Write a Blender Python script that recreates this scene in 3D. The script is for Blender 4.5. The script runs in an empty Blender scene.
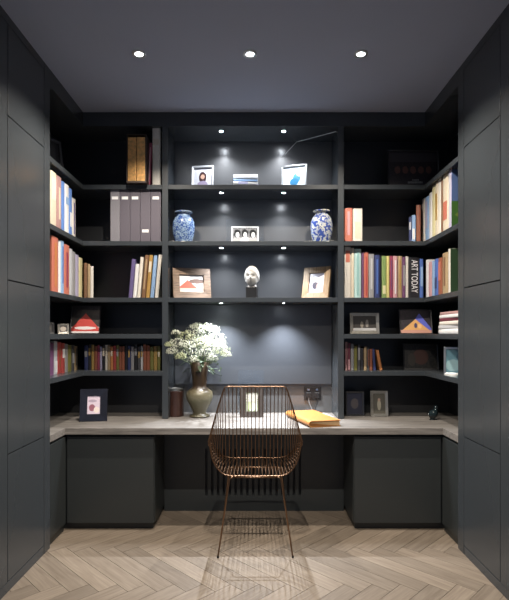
import bpy, bmesh, math, random
from mathutils import Vector, Matrix, Euler
random.seed(11)
PI = math.pi
scene = bpy.context.scene
COL = scene.collection
F, CX, CY, CH = 485.0, 254.0, 334.0, 1.35        # focal length in px, vanishing point, camera height

def wx(x, Y): return (x - CX) * Y / F
def wz(y, Y): return CH - (y - CY) * Y / F

# ------------------------------------------------------------------ materials
MATS = {}
def nodes_of(m):
    m.use_nodes = True
    nt = m.node_tree
    return nt, nt.nodes, nt.links, nt.nodes['Principled BSDF']

def srgb(c):
    return tuple((v / 12.92 if v <= .04045 else ((v + .055) / 1.055) ** 2.4) for v in c)

def mat(name, col, rough=.5, metal=0., var=.12, scale=30., bump=0., spec=.5, emit=None, es=0.):
    """col is linear; gentle procedural variation"""
    key = name
    if key in MATS: return MATS[key]
    m = bpy.data.materials.new(name)
    nt, N, L, b = nodes_of(m)
    tc = N.new('ShaderNodeTexCoord')
    no = N.new('ShaderNodeTexNoise'); no.inputs['Scale'].default_value = scale; no.inputs['Detail'].default_value = 4
    L.new(tc.outputs['Object'], no.inputs['Vector'])
    mr = N.new('ShaderNodeMapRange'); mr.inputs['To Min'].default_value = 1 - var; mr.inputs['To Max'].default_value = 1 + var
    L.new(no.outputs['Fac'], mr.inputs['Value'])
    mx = N.new('ShaderNodeMix'); mx.data_type = 'RGBA'; mx.blend_type = 'MULTIPLY'; mx.inputs['Factor'].default_value = 1
    mx.inputs['A'].default_value = (*col, 1)
    L.new(mr.outputs['Result'], mx.inputs['B'])
    L.new(mx.outputs['Result'], b.inputs['Base Color'])
    b.inputs['Roughness'].default_value = rough
    b.inputs['Metallic'].default_value = metal
    b.inputs['Specular IOR Level'].default_value = spec
    if bump:
        bp = N.new('ShaderNodeBump'); bp.inputs['Strength'].default_value = bump; bp.inputs['Distance'].default_value = .002
        L.new(no.outputs['Fac'], bp.inputs['Height']); L.new(bp.outputs['Normal'], b.inputs['Normal'])
    if emit:
        b.inputs['Emission Color'].default_value = (*emit, 1); b.inputs['Emission Strength'].default_value = es
    MATS[key] = m
    return m

def math_node(N, L, op, a, b=None, c=None):
    n = N.new('ShaderNodeMath'); n.operation = op
    for i, v in enumerate((a, b, c)):
        if v is None: continue
        if isinstance(v, (int, float)): n.inputs[i].default_value = v
        else: L.new(v, n.inputs[i])
    return n.outputs[0]

def picture(name, base, shapes, rough=.3, noise=.25, nscale=60, base2=None):
    """flat artwork. shapes: (kind, cx, cz, rx, rz, colour) in metres in the picture's own frame (x right, z up)"""
    m = bpy.data.materials.new(name)
    nt, N, L, b = nodes_of(m)
    tc = N.new('ShaderNodeTexCoord'); sp = N.new('ShaderNodeSeparateXYZ')
    L.new(tc.outputs['Object'], sp.inputs[0])
    no = N.new('ShaderNodeTexNoise'); no.inputs['Scale'].default_value = nscale; no.inputs['Detail'].default_value = 3
    L.new(tc.outputs['Object'], no.inputs['Vector'])
    wob = math_node(N, L, 'MULTIPLY', math_node(N, L, 'SUBTRACT', no.outputs['Fac'], .5), .6)
    cur = None
    rp = N.new('ShaderNodeMix'); rp.data_type = 'RGBA'
    rp.inputs['A'].default_value = (*base, 1); rp.inputs['B'].default_value = (*(base2 or base), 1)
    st = math_node(N, L, 'GREATER_THAN', no.outputs['Fac'], .52); L.new(st, rp.inputs['Factor'])
    cur = rp.outputs['Result']
    for kind, cx, cz, rx, rz, col in shapes:
        dx = math_node(N, L, 'DIVIDE', math_node(N, L, 'SUBTRACT', sp.outputs[0], cx), rx)
        dz = math_node(N, L, 'DIVIDE', math_node(N, L, 'SUBTRACT', sp.outputs[2], cz), rz)
        ax = math_node(N, L, 'ABSOLUTE', dx); az = math_node(N, L, 'ABSOLUTE', dz)
        if kind == 'e':
            d = math_node(N, L, 'ADD', math_node(N, L, 'MULTIPLY', dx, dx), math_node(N, L, 'MULTIPLY', dz, dz))
            d = math_node(N, L, 'ADD', d, wob)
        elif kind == 'b':
            d = math_node(N, L, 'MAXIMUM', ax, az)
        else:  # 't' triangle, apex up, base at cz-rz
            d = math_node(N, L, 'MAXIMUM', math_node(N, L, 'ADD', ax, math_node(N, L, 'MULTIPLY', math_node(N, L, 'ADD', dz, 1), .5)),
                          math_node(N, L, 'MULTIPLY', dz, -1))
        f = math_node(N, L, 'LESS_THAN', d, 1)
        mx = N.new('ShaderNodeMix'); mx.data_type = 'RGBA'
        L.new(f, mx.inputs['Factor']); L.new(cur, mx.inputs['A']); mx.inputs['B'].default_value = (*col, 1)
        cur = mx.outputs['Result']
    mr = N.new('ShaderNodeMapRange'); mr.inputs['To Min'].default_value = 1 - noise; mr.inputs['To Max'].default_value = 1 + noise
    n2 = N.new('ShaderNodeTexNoise'); n2.inputs['Scale'].default_value = nscale * 3
    L.new(tc.outputs['Object'], n2.inputs['Vector']); L.new(n2.outputs['Fac'], mr.inputs['Value'])
    mm = N.new('ShaderNodeMix'); mm.data_type = 'RGBA'; mm.blend_type = 'MULTIPLY'; mm.inputs['Factor'].default_value = 1
    L.new(cur, mm.inputs['A']); L.new(mr.outputs['Result'], mm.inputs['B'])
    L.new(mm.outputs['Result'], b.inputs['Base Color'])
    b.inputs['Roughness'].default_value = rough
    return m

def wood(name, c1, c2, axis='X', scale=6., stretch=12., rough=.5, seams=0., bump=.15):
    m = bpy.data.materials.new(name)
    nt, N, L, b = nodes_of(m)
    tc = N.new('ShaderNodeTexCoord'); mp = N.new('ShaderNodeMapping')
    L.new(tc.outputs['Object'], mp.inputs['Vector'])
    s = [stretch] * 3; s['XYZ'.index(axis)] = 1.
    mp.inputs['Scale'].default_value = s
    no = N.new('ShaderNodeTexNoise'); no.inputs['Scale'].default_value = scale; no.inputs['Detail'].default_value = 8
    no.inputs['Roughness'].default_value = .65; no.inputs['Distortion'].default_value = .6
    L.new(mp.outputs[0], no.inputs['Vector'])
    cr = N.new('ShaderNodeValToRGB')
    cr.color_ramp.elements[0].position = .33; cr.color_ramp.elements[0].color = (*c1, 1)
    cr.color_ramp.elements[1].position = .68; cr.color_ramp.elements[1].color = (*c2, 1)
    L.new(no.outputs['Fac'], cr.inputs[0])
    L.new(cr.outputs[0], b.inputs['Base Color'])
    b.inputs['Roughness'].default_value = rough
    bp = N.new('ShaderNodeBump'); bp.inputs['Strength'].default_value = bump; bp.inputs['Distance'].default_value = .002
    L.new(no.outputs['Fac'], bp.inputs['Height']); L.new(bp.outputs[0], b.inputs['Normal'])
    return m

PAINT = (.038, .044, .050)
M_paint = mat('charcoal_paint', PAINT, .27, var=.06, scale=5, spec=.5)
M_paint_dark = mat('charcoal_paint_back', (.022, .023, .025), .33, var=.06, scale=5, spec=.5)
M_base = mat('green_black_paint', (.024, .028, .029), .42, var=.06, scale=5)
M_board = mat('board_finish', (.036, .040, .047), .38, var=.08, scale=40, bump=.05)
M_gap = mat('shadow_gap_black', (.006, .006, .007), .8)
M_ceil = mat('ceiling_paint', (.27, .30, .39), .9, var=.03, scale=2)
M_wall = mat('wall_plaster', (.08, .085, .095), .8)
M_worktop = wood('worktop_oak', (.10, .092, .085), (.25, .232, .215), 'X', 3.5, 14, .42, bump=.1)
M_copper = mat('copper_wire', (.22, .135, .085), .4, 1., var=.08)
M_white = mat('white_satin', (.75, .75, .76), .45)
M_chrome = mat('chrome', (.7, .7, .72), .18, 1., var=.02)
M_silver = mat('brushed_silver', (.45, .46, .46), .35, 1., var=.1)
M_pages = mat('book_pages', (.62, .57, .47), .85, var=.1, scale=300)
M_black = mat('black_plastic', (.012, .012, .013), .35)
M_bulb = mat('lamp_lens', (1, 1, 1), .3, emit=(.93, .96, 1.), es=60.)
M_ledlens = mat('led_lens', (1, 1, 1), .3, emit=(.86, .92, 1.), es=130.)
M_reflector = mat('lamp_reflector', (.75, .75, .76), .2, 1.)

def glass(name='clear_acrylic', rough=.02, tint=(.95, .98, 1)):
    m = bpy.data.materials.new(name); nt, N, L, b = nodes_of(m)
    b.inputs['Base Color'].default_value = (*tint, 1); b.inputs['Transmission Weight'].default_value = 1
    b.inputs['Roughness'].default_value = rough; b.inputs['IOR'].default_value = 1.45
    no = N.new('ShaderNodeTexNoise'); no.inputs['Scale'].default_value = 4
    mr = N.new('ShaderNodeMapRange'); mr.inputs['To Min'].default_value = rough; mr.inputs['To Max'].default_value = rough + .02
    L.new(no.outputs['Fac'], mr.inputs['Value']); L.new(mr.outputs[0], b.inputs['Roughness'])
    return m
M_glass = glass()

# ------------------------------------------------------------------ mesh helpers
def link(name, bm, m, parent=None, loc=None, rot=None, smooth=False, bevel=0.):
    me = bpy.data.meshes.new(name)
    bmesh.ops.recalc_face_normals(bm, faces=bm.faces)
    bm.to_mesh(me); bm.free()
    for mm in (m if isinstance(m, (list, tuple)) else [m]): me.materials.append(mm)
    o = bpy.data.objects.new(name, me); COL.objects.link(o)
    if parent: o.parent = parent
    if loc: o.location = loc
    if rot: o.rotation_euler = rot
    if smooth:
        for p in me.polygons: p.use_smooth = True
    if bevel:
        md = o.modifiers.new('bevel', 'BEVEL'); md.width = bevel; md.segments = 2; md.limit_method = 'ANGLE'
    return o

def box(bm, x0, x1, y0, y1, z0, z1, mi=0, M=None):
    vs = [Vector((x, y, z)) for z in (z0, z1) for y in (y0, y1) for x in (x0, x1)]
    if M: vs = [M @ v for v in vs]
    v = [bm.verts.new(p) for p in vs]
    for f in ((0, 2, 3, 1), (4, 5, 7, 6), (0, 1, 5, 4), (2, 6, 7, 3), (0, 4, 6, 2), (1, 3, 7, 5)):
        fc = bm.faces.new([v[i] for i in f]); fc.material_index = mi
    return v

def B(*a, **k):
    bm = bmesh.new(); box(bm, *a, **k); return bm

def prism(bm, pts, z0, z1, mi=0):
    lo = [bm.verts.new((x, y, z0)) for x, y in pts]; hi = [bm.verts.new((x, y, z1)) for x, y in pts]
    n = len(pts)
    bm.faces.new(lo[::-1]).material_index = mi; bm.faces.new(hi).material_index = mi
    for i in range(n):
        bm.faces.new((lo[i], lo[(i + 1) % n], hi[(i + 1) % n], hi[i])).material_index = mi

def lathe(bm, prof, seg=40, mi=0, cap=True):
    rings = []
    for r, z in prof:
        rings.append([bm.verts.new((r * math.cos(2 * PI * i / seg), r * math.sin(2 * PI * i / seg), z)) for i in range(seg)])
    for a, b in zip(rings, rings[1:]):
        for i in range(seg):
            f = bm.faces.new((a[i], a[(i + 1) % seg], b[(i + 1) % seg], b[i])); f.material_index = mi
    if cap:
        bm.faces.new(rings[0][::-1]).material_index = mi; bm.faces.new(rings[-1]).material_index = mi

def catmull(pts, n=8, closed=False):
    pts = [Vector(p) for p in pts]; out = []
    N = len(pts); rng = range(N if closed else N - 1)
    for i in rng:
        if closed: p0, p1, p2, p3 = pts[(i - 1) % N], pts[i], pts[(i + 1) % N], pts[(i + 2) % N]
        else: p0, p1, p2, p3 = pts[max(i - 1, 0)], pts[i], pts[i + 1], pts[min(i + 2, N - 1)]
        for k in range(n):
            t = k / n
            out.append(.5 * ((2 * p1) + (-p0 + p2) * t + (2 * p0 - 5 * p1 + 4 * p2 - p3) * t * t + (-p0 + 3 * p1 - 3 * p2 + p3) * t ** 3))
    if not closed: out.append(pts[-1])
    return out

def tube(bm, pts, r, seg=8, closed=False, mi=0):
    pts = [Vector(p) for p in pts]; n = len(pts); rings = []
    rr = r if isinstance(r, (list, tuple)) else [r] * n
    up = Vector((0, 0, 1)); prev = None
    for i, p in enumerate(pts):
        a = pts[(i - 1) % n] if (closed or i > 0) else p
        b = pts[(i + 1) % n] if (closed or i < n - 1) else p
        t = (b - a).normalized()
        if prev is None:
            u = t.cross(up)
            if u.length < .1: u = t.cross(Vector((1, 0, 0)))
            u.normalize()
        else:
            u = (prev - t * prev.dot(t)).normalized()
        prev = u; v = t.cross(u)
        rings.append([bm.verts.new(p + (u * math.cos(2 * PI * k / seg) + v * math.sin(2 * PI * k / seg)) * rr[i]) for k in range(seg)])
    for i in range(n if closed else n - 1):
        a, b = rings[i], rings[(i + 1) % n]
        for k in range(seg):
            bm.faces.new((a[k], a[(k + 1) % seg], b[(k + 1) % seg], b[k])).material_index = mi
    if not closed:
        bm.faces.new(rings[0][::-1]); bm.faces.new(rings[-1])

def empty(name, loc=(0, 0, 0), rot=(0, 0, 0)):
    o = bpy.data.objects.new(name, None); COL.objects.link(o)
    o.location = loc; o.rotation_euler = rot; o.empty_display_size = .05
    return o

def tag(o, label, cat, group=None):
    o['label'] = label; o['category'] = cat
    if group: o['group'] = group
    return o

def struct(name, bm, m, **k):
    o = link(name, bm, m, **k); o['kind'] = 'structure'; return o

# ------------------------------------------------------------------ key dimensions
XS = 1.286          # plane of the tall cupboards and return shelves
YS = 3.65           # front of the shelves
YB = 3.95           # back panel
XO = 1.586          # back of the return shelves
YD = 3.30           # worktop front
YR = 3.057          # where the return shelves start
DESK = .71
HC = 3.02
SH = [2.474, 2.050, 1.624, 1.350, 1.070]     # shelf tops
ST = .034
HB = 2.915          # underside of header
UL0, UL1, UR0, UR1 = -.692, -.647, .632, .677

# ------------------------------------------------------------------ room shell
# floor: oak boards laid in herringbone
def build_floor():
    bm = bmesh.new()
    lay = bm.loops.layers.uv.new('UVMap'); rnd = bm.loops.layers.float_color.new('rnd')
    W, n = .108, 6; g = .0011
    ca, sa = math.cos(-PI / 4), math.sin(-PI / 4)
    # phase: a row of board points lies at about Y = 2.54
    ox, oy = .05, 2.54
    def add(x, y, w, h, horiz):
        c = (x + w / 2, y + h / 2)
        X = -((c[0] * ca - c[1] * sa) + ox); Y = (c[0] * sa + c[1] * ca) + oy
        if abs(X) > 2.2 or Y < -1.4 or Y > 4.5: return
        r = (random.random(), random.random(), random.random(), 1)
        pts = [(x + g, y + g), (x + w - g, y + g), (x + w - g, y + h - g), (x + g, y + h - g)]
        lo = []
        top = []
        for px, py in pts:
            qx, qy = -(px * ca - py * sa + ox), px * sa + py * ca + oy
            top.append(bm.verts.new((qx, qy, 0))); lo.append(bm.verts.new((qx, qy, -.004)))
        f = bm.faces.new(top); fs = [f]
        for i in range(4): fs.append(bm.faces.new((lo[i], lo[(i + 1) % 4], top[(i + 1) % 4], top[i])))
        uv = [(0, 0), (w, 0), (w, h), (0, h)] if horiz else [(0, 0), (0, w), (h, w), (h, 0)]
        for ff in fs:
            for l in ff.loops:
                l[rnd] = r
                i = top.index(l.vert) if l.vert in top else lo.index(l.vert)
                l[lay].uv = uv[i]
    R = 60
    for x in range(-R, R):
        for y in range(-R, R):
            k = (x - y) % (2 * n)
            if k == 0: add(x * W, y * W, n * W, W, True)
            elif k == 2 * n - 1: add(x * W, y * W, W, n * W, False)
    # clip to the room
    for co, no in (((-1.62, 0, 0), (-1, 0, 0)), ((1.62, 0, 0), (1, 0, 0)), ((0, 3.97, 0), (0, 1, 0)), ((0, -1, 0), (0, -1, 0))):
        bmesh.ops.bisect_plane(bm, geom=bm.verts[:] + bm.edges[:] + bm.faces[:], plane_co=co, plane_no=no, clear_outer=True)
    v = [bm.verts.new(p) for p in ((-1.62, -1, -.004), (1.62, -1, -.004), (1.62, 3.97, -.004), (-1.62, 3.97, -.004))]
    f = bm.faces.new(v); f.material_index = 1
    b0 = box(bm, -1.62, 1.62, -1, 3.97, -.06, -.0045, 1)
    m = bpy.data.materials.new('herringbone_oak'); nt, N, L, b = nodes_of(m)
    at = N.new('ShaderNodeAttribute'); at.attribute_name = 'rnd'
    uvn = N.new('ShaderNodeUVMap'); uvn.uv_map = 'UVMap'
    vm = N.new('ShaderNodeVectorMath'); vm.operation = 'MULTIPLY_ADD'
    L.new(at.outputs['Color'], vm.inputs[0]); vm.inputs[1].default_value = (13, 17, 5); L.new(uvn.outputs[0], vm.inputs[2])
    mp = N.new('ShaderNodeMapping'); mp.inputs['Scale'].default_value = (2.2, 28, 1); L.new(vm.outputs[0], mp.inputs['Vector'])
    no = N.new('ShaderNodeTexNoise'); no.inputs['Scale'].default_value = 2.2; no.inputs['Detail'].default_value = 8; no.inputs['Distortion'].default_value = .8
    L.new(mp.outputs[0], no.inputs['Vector'])
    cr = N.new('ShaderNodeValToRGB')
    cr.color_ramp.elements[0].position = .3; cr.color_ramp.elements[0].color = (.135, .105, .078, 1)
    cr.color_ramp.elements[1].position = .7; cr.color_ramp.elements[1].color = (.205, .167, .128, 1)
    L.new(no.outputs['Fac'], cr.inputs[0])
    sp = N.new('ShaderNodeSeparateColor'); L.new(at.outputs['Color'], sp.inputs[0])
    mr = N.new('ShaderNodeMapRange'); mr.inputs['To Min'].default_value = .8; mr.inputs['To Max'].default_value = 1.15
    L.new(sp.outputs[0], mr.inputs['Value'])
    mx = N.new('ShaderNodeMix'); mx.data_type = 'RGBA'; mx.blend_type = 'MULTIPLY'; mx.inputs['Factor'].default_value = 1
    L.new(cr.outputs[0], mx.inputs['A']); L.new(mr.outputs[0], mx.inputs['B'])
    L.new(mx.outputs['Result'], b.inputs['Base Color'])
    b.inputs['Roughness'].default_value = .5
    bp = N.new('ShaderNodeBump'); bp.inputs['Strength'].default_value = .12; bp.inputs['Distance'].default_value = .002
    L.new(no.outputs['Fac'], bp.inputs['Height']); L.new(bp.outputs[0], b.inputs['Normal'])
    struct('floor', bm, [m, mat('subfloor', (.06, .04, .03), .9)])
build_floor()
struct('ceiling', B(-1.62, 1.62, -1, 3.97, HC, HC + .08), M_ceil)
struct('wall_left', B(-1.70, -1.62, -1, 4.05, -.06, HC + .08), M_wall)
struct('wall_right', B(1.62, 1.70, -1, 4.05, -.06, HC + .08), M_wall)
struct('wall_back', B(-1.62, 1.62, 3.97, 4.05, -.06, HC + .08), M_wall)
bm = bmesh.new()
prism(bm, [(-1.619, YR), (-XS, YR), (-XS, YS), (XS, YS), (XS, YR), (1.619, YR), (1.619, 3.969), (-1.619, 3.969)], HB, HC - .001)
struct('trim_1', bm, M_paint)

# ------------------------------------------------------------------ tall cupboards
def tall_cupboard(s):
    side = 'left' if s < 0 else 'right'
    r = empty('tall_cupboard', (0, 0, 0))
    tag(r, 'run of tall charcoal flush-door cupboards up the %s side of the room' % side, 'cupboard', 'tall side cupboards')
    def bx(name, a, b, y0, y1, z0, z1, m, bev=.0012, par=r):
        return link(name, B(min(s * a, s * b), max(s * a, s * b), y0, y1, z0, z1), m, par, bevel=bev)
    bx('carcass', XS + .024, 1.6, -.6, 2.968, .0, 2.965, M_gap, 0)
    bx('end_panel', XS, 1.6, 2.975, YR, 0, HC - .001, M_paint)
    bx('cornice', XS, 1.6, -.6, 2.972, 2.97, HC - .001, M_paint)
    bx('plinth', XS + .001, XS + .022, -.6, 2.972, 0, .052, M_paint)
    bx('stile', XS, XS + .022, 2.375, 2.53, .055, 2.967, M_paint)
    bx('stile', XS, XS + .022, .93, 1.05, .055, 2.967, M_paint)
    tiers = [(.057, .717), (.723, 1.629), (1.635, 2.489), (2.495, 2.965)]
    for y0, y1 in ((2.536, 2.969), (1.715, 2.369), (1.056, 1.709), (.27, .924), (-.6, .264)):
        for z0, z1 in tiers:
            bx('door', XS, XS + .022, y0, y1, z0, z1, M_paint)
tall_cupboard(-1); tall_cupboard(1)

# ------------------------------------------------------------------ shelving
def corner_unit(s):
    side = 'left' if s < 0 else 'right'
    r = empty('corner_bookcase', (0, 0, 0))
    tag(r, 'charcoal corner bookcase with five L-shaped shelves, %s of the centre bay' % side, 'bookcase', 'corner bookcases')
    u = UL0 if s < 0 else UR1
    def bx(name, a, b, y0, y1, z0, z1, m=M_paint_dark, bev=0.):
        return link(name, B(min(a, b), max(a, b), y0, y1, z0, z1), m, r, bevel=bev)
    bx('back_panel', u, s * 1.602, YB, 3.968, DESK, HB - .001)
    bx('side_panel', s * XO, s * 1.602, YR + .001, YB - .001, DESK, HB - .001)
    for z in SH:
        bm = bmesh.new()
        pts = [(s * XO, YR + .001), (s * XS, YR + .001), (s * XS, YS), (u, YS), (u, YB), (s * XO, YB)]
        prism(bm, pts, z - ST, z)
        link('shelf', bm, M_paint, r, bevel=.0012)
corner_unit(-1); corner_unit(1)

r = empty('centre_bookcase', (0, 0, 0))
tag(r, 'charcoal centre display bay with three lit shelves above the worktop', 'bookcase')
link('upright', B(UL0 + .0005, UL1, YS, YB, DESK, HB - .001), M_paint, r, bevel=.0012)
link('upright', B(UR0, UR1 - .0005, YS, YB, DESK, HB - .001), M_paint, r, bevel=.0012)
M_egg = mat('charcoal_eggshell', (.062, .063, .065), .3, var=.06, scale=5, spec=.6)
M_egg.node_tree.nodes['Principled BSDF'].inputs['Coat Weight'].default_value = 1.
M_egg.node_tree.nodes['Principled BSDF'].inputs['Coat Roughness'].default_value = .24
link('back_panel', B(UL1, UR0, YB, 3.968, DESK, HB - .001), M_egg, r)
for z in SH[:3]:
    link('shelf', B(UL1 + .0003, UR0 - .0003, YS, YB - .0003, z - ST, z), M_paint, r, bevel=.0012)

o = link('wall_board', B(UL1 + .004, UR0 - .004, YB - .028, YB - .001, .945, 1.588), M_board, bevel=.002)
tag(o, 'dark grey board fixed to the wall under the lowest centre shelf', 'board')

# ------------------------------------------------------------------ worktop and base units
bm = bmesh.new()
prism(bm, [(-XO - .014, YR + .001), (-XS, YR + .001), (-XS, YD), (XS, YD), (XS, YR + .001), (XO + .014, YR + .001), (XO + .014, 3.968), (-XO - .014, 3.968)], DESK - .045, DESK - .0005)
o = link('worktop', bm, M_worktop, bevel=.0015)
tag(o, 'long grey oak worktop with returns, running under all the shelves', 'worktop')

def base_unit(s):
    side = 'left' if s < 0 else 'right'
    other = 'right' if s < 0 else 'left'
    r = empty('base_cabinet', (0, 0, 0))
    tag(r, 'wide dark base cabinet under the worktop, %s of the knee space' % side, 'cabinet', 'base cabinets beside the knee space')
    def bx(name, a, b, y0, y1, z0, z1, m=M_base, bev=.0015, par=r):
        return link(name, B(min(s * a, s * b), max(s * a, s * b), y0, y1, z0, z1), m, par, bevel=bev)
    bx('carcass', .685, 1.60, 3.352, 3.968, .05, .650)
    bx('door', .689, 1.284, 3.33, 3.350, .052, .646)
    bx('plinth', .70, 1.60, 3.37, 3.96, 0, .05)
    bx('top_rail', .70, 1.60, 3.36, 3.96, .650, .6648, M_gap, 0)
    r = empty('side_cabinet', (0, 0, 0))
    tag(r, 'narrow dark cabinet under the %s return of the worktop' % side, 'cabinet', 'narrow cabinets under the worktop returns')
    bx('carcass', XS + .026, 1.60, YR + .002, 3.328, .05, .650, par=r)
    bx('door', XS + .004, XS + .024, YR + .005, 3.322, .052, .646, par=r)
    bx('plinth', XS + .02, 1.60, YR + .002, 3.328, 0, .05, par=r)
    bx('top_rail', XS + .03, 1.60, YR + .002, 3.328, .650, .6648, M_gap, 0, par=r)
base_unit(-1); base_unit(1)

r = empty('modesty_panel', (0, 0, 0))
tag(r, 'dark back panel of the knee space with a slotted vent', 'panel')
bm = bmesh.new()
gx0, gx1, gz0, gz1 = -.385, .372, .118, .475
for a in ((-.684, gx0, 0, .664), (gx1, .684, 0, .664), (gx0, gx1, 0, gz0), (gx0, gx1, gz1, .664)):
    box(bm, a[0], a[1], 3.70, 3.718, a[2], a[3])
link('panel', bm, M_base, r)
g = link('vent_grille', B(gx0, gx1, 3.728, 3.733, gz0, gz1), mat('vent_back', (.012, .013, .014), .6), r)
n = 17; pw = (gx1 - gx0) / n
for i in range(n + 1):
    x = gx0 + i * pw
    link('grille_bar', B(max(gx0, x - pw * .29), min(gx1, x + pw * .29), 3.701, 3.727, gz0, gz1), M_base, g)

# ------------------------------------------------------------------ lights
def downlight(x, y, label):
    r = empty('ceiling_downlight', (x, y, HC)); tag(r, label, 'light', 'recessed ceiling downlights')
    bm = bmesh.new(); lathe(bm, [(.042, 0), (.042, -.004), (.039, -.006), (.023, -.006), (.022, -.001), (.022, 0)], cap=False)
    link('trim_ring', bm, M_silver, r, smooth=True)
    bm = bmesh.new(); lathe(bm, [(.022, -.0008), (.022, -.0024), (.018, -.0035), (.001, -.0035)], 32)
    link('lens', bm, M_bulb, r)
    ld = bpy.data.lights.new('downlight', 'SPOT'); ld.energy = DL_E; ld.spot_size = math.radians(132); ld.spot_blend = .6
    ld.shadow_soft_size = .006; ld.color = (1., .90, .78)
    l = bpy.data.objects.new('downlight_lamp', ld); COL.objects.link(l); l.location = (0, 0, -.034); l.parent = r
DL_E = 30
for px, w in ((139, 'leftmost'), (250, 'middle'), (361, 'rightmost')):
    DL_E = 22 if w == 'middle' else 78
    downlight(wx(px, 2.89), 2.89, '%s of the three small round downlights recessed in the ceiling' % w)

for px, w in ((139, 'left'), (250, 'middle'), (361, 'right')):
    DL_E = 120 if w == 'middle' else 34
    downlight(wx(px, 2.89), 1.45, '%s downlight of the nearer row, in the ceiling above the viewer' % w)

def led(x, y, z, label, e):
    r = empty('shelf_light', (x, y, z)); tag(r, label, 'light', 'small round lights under the centre shelves')
    bm = bmesh.new(); lathe(bm, [(.019, 0), (.019, -.002), (.0135, -.0025), (.013, 0)], 24, cap=False)
    link('trim_ring', bm, M_chrome, r, smooth=True)
    bm = bmesh.new(); lathe(bm, [(.013, -.0004), (.013, -.0014), (.0005, -.002)], 24)
    link('lens', bm, M_ledlens, r)
    ld = bpy.data.lights.new('shelf_spot', 'SPOT'); ld.energy = e; ld.spot_size = math.radians(104 if e > 50 else 130); ld.spot_blend = 1.
    ld.shadow_soft_size = .005; ld.color = (.90, .94, 1.)
    l = bpy.data.objects.new('shelf_lamp', ld); COL.objects.link(l); l.location = (0, 0, -.015); l.parent = r
    l.rotation_euler = (0, 0, 0)
for z, nm, e in ((HB, 'bay ceiling above the top centre shelf', 24.), (SH[0] - ST, 'underside of the top centre shelf', 15),
                 (SH[1] - ST, 'underside of the middle centre shelf', 15), (SH[2] - ST, 'underside of the lowest centre shelf', 75.)):
    for x, sd in ((-.252, 'left'), (.23, 'right')):
        led(x, 3.742, z, '%s small round light in the %s' % (sd, nm), e)

# ------------------------------------------------------------------ books
C = dict(
 cream=(.68, .60, .46), ivory=(.72, .68, .60), white=(.76, .76, .76), grey=(.30, .30, .31), pale_grey=(.50, .51, .53),
 dark_grey=(.07, .07, .075), black=(.015, .015, .018), charcoal=(.03, .03, .035),
 red=(.42, .05, .045), coral=(.56, .16, .10), orange=(.55, .20, .05), rust=(.30, .09, .04), pink=(.60, .32, .34), dusty_pink=(.42, .24, .23),
 maroon=(.16, .03, .05), crimson=(.30, .04, .09), plum=(.16, .06, .15), purple=(.13, .10, .26), lilac=(.45, .42, .60),
 blue=(.06, .14, .45), bright_blue=(.10, .24, .62), sky_blue=(.25, .42, .68), navy=(.03, .045, .15), teal=(.25, .47, .46), pale_teal=(.42, .62, .60),
 green=(.22, .33, .10), olive=(.20, .19, .04), dark_green=(.04, .09, .04), yellow=(.62, .55, .18), pale_yellow=(.72, .66, .36), gold=(.42, .26, .06),
 tan=(.42, .30, .16), brown=(.20, .10, .045), ochre=(.42, .24, .05))
def cmat(c):
    l = sum(C[c]) / 3
    return mat('cover_' + c, tuple(.88 * (v * .90 + l * .10) for v in C[c]), .42, var=.14, scale=70)

def book(loc, rz, w, h, d, c, lean=0., flat=False, label='', cat='book', group=None, band=None):
    """origin bottom centre of the spine; spine faces local -Y"""
    bm = bmesh.new(); t = min(.0028, w * .2); bl = min(.006, w * .22)
    hw = w / 2
    out = [(-hw, d), (-hw, bl), (-hw * .82, bl * .45), (-hw * .4, .0006), (hw * .4, .0006), (hw * .82, bl * .45), (hw, bl), (hw, d)]
    inn = [(hw - t, d), (hw - t, bl + t), (-hw + t, bl + t), (-hw + t, d)]
    # build as quads strips
    pts = out + inn
    lo = [bm.verts.new((x, y, 0)) for x, y in pts]; hi = [bm.verts.new((x, y, h)) for x, y in pts]
    for i in range(len(pts)):
        j = (i + 1) % len(pts); bm.faces.new((lo[i], lo[j], hi[j], hi[i]))
    for L_ in (lo, hi):
        f = bm.faces.new(L_ if L_ is hi else L_[::-1])
    bmesh.ops.triangulate(bm, faces=[f for f in bm.faces if len(f.verts) > 4])
    o = link('book', bm, cmat(c))
    if flat:
        # lying: spine towards the viewer, on its side
        o.rotation_euler = (Matrix.Rotation(rz, 4, 'Z') @ Matrix.Rotation(PI / 2, 4, 'Y')).to_euler()
        # local x -> -z ; local z -> x
        o.location = Vector(loc) + Matrix.Rotation(rz, 3, 'Z') @ Vector((-h / 2, 0, hw))
    else:
        o.rotation_euler = (Matrix.Rotation(rz, 4, 'Z') @ Matrix.Rotation(lean, 4, 'Y')).to_euler()
        o.location = Vector(loc) + Vector((0, 0, abs(math.sin(lean)) * hw + .0002))
    pb = bmesh.new(); box(pb, -hw + t, hw - t, bl + t, d - .004, .003, h - .003)
    link('page_block', pb, M_pages, o)
    if band and w > .012:
        k, z0, z1 = band
        lb = bmesh.new(); k_ = .32 if z1 - z0 > .5 else .66
        box(lb, -hw * k_, hw * k_, -.0006, .0012, h * z0, h * z1)
        link('spine_label', lb, cmat(k), o)
    tag(o, label, cat, group)
    return o

ORD = ['first', 'second', 'third', 'fourth', 'fifth', 'sixth', 'seventh', 'eighth', 'ninth', 'tenth', 'eleventh', 'twelfth', 'thirteenth',
       'fourteenth', 'fifteenth', 'sixteenth', 'seventeenth', 'eighteenth', 'nineteenth', 'twentieth', 'twenty-first', 'twenty-second',
       'twenty-third', 'twenty-fourth', 'twenty-fifth', 'twenty-sixth']
def lab(c, i, where, extra=''):
    return '%s%s book, %s from the left %s' % (extra, c.replace('_', ' '), ORD[i], where)

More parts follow.
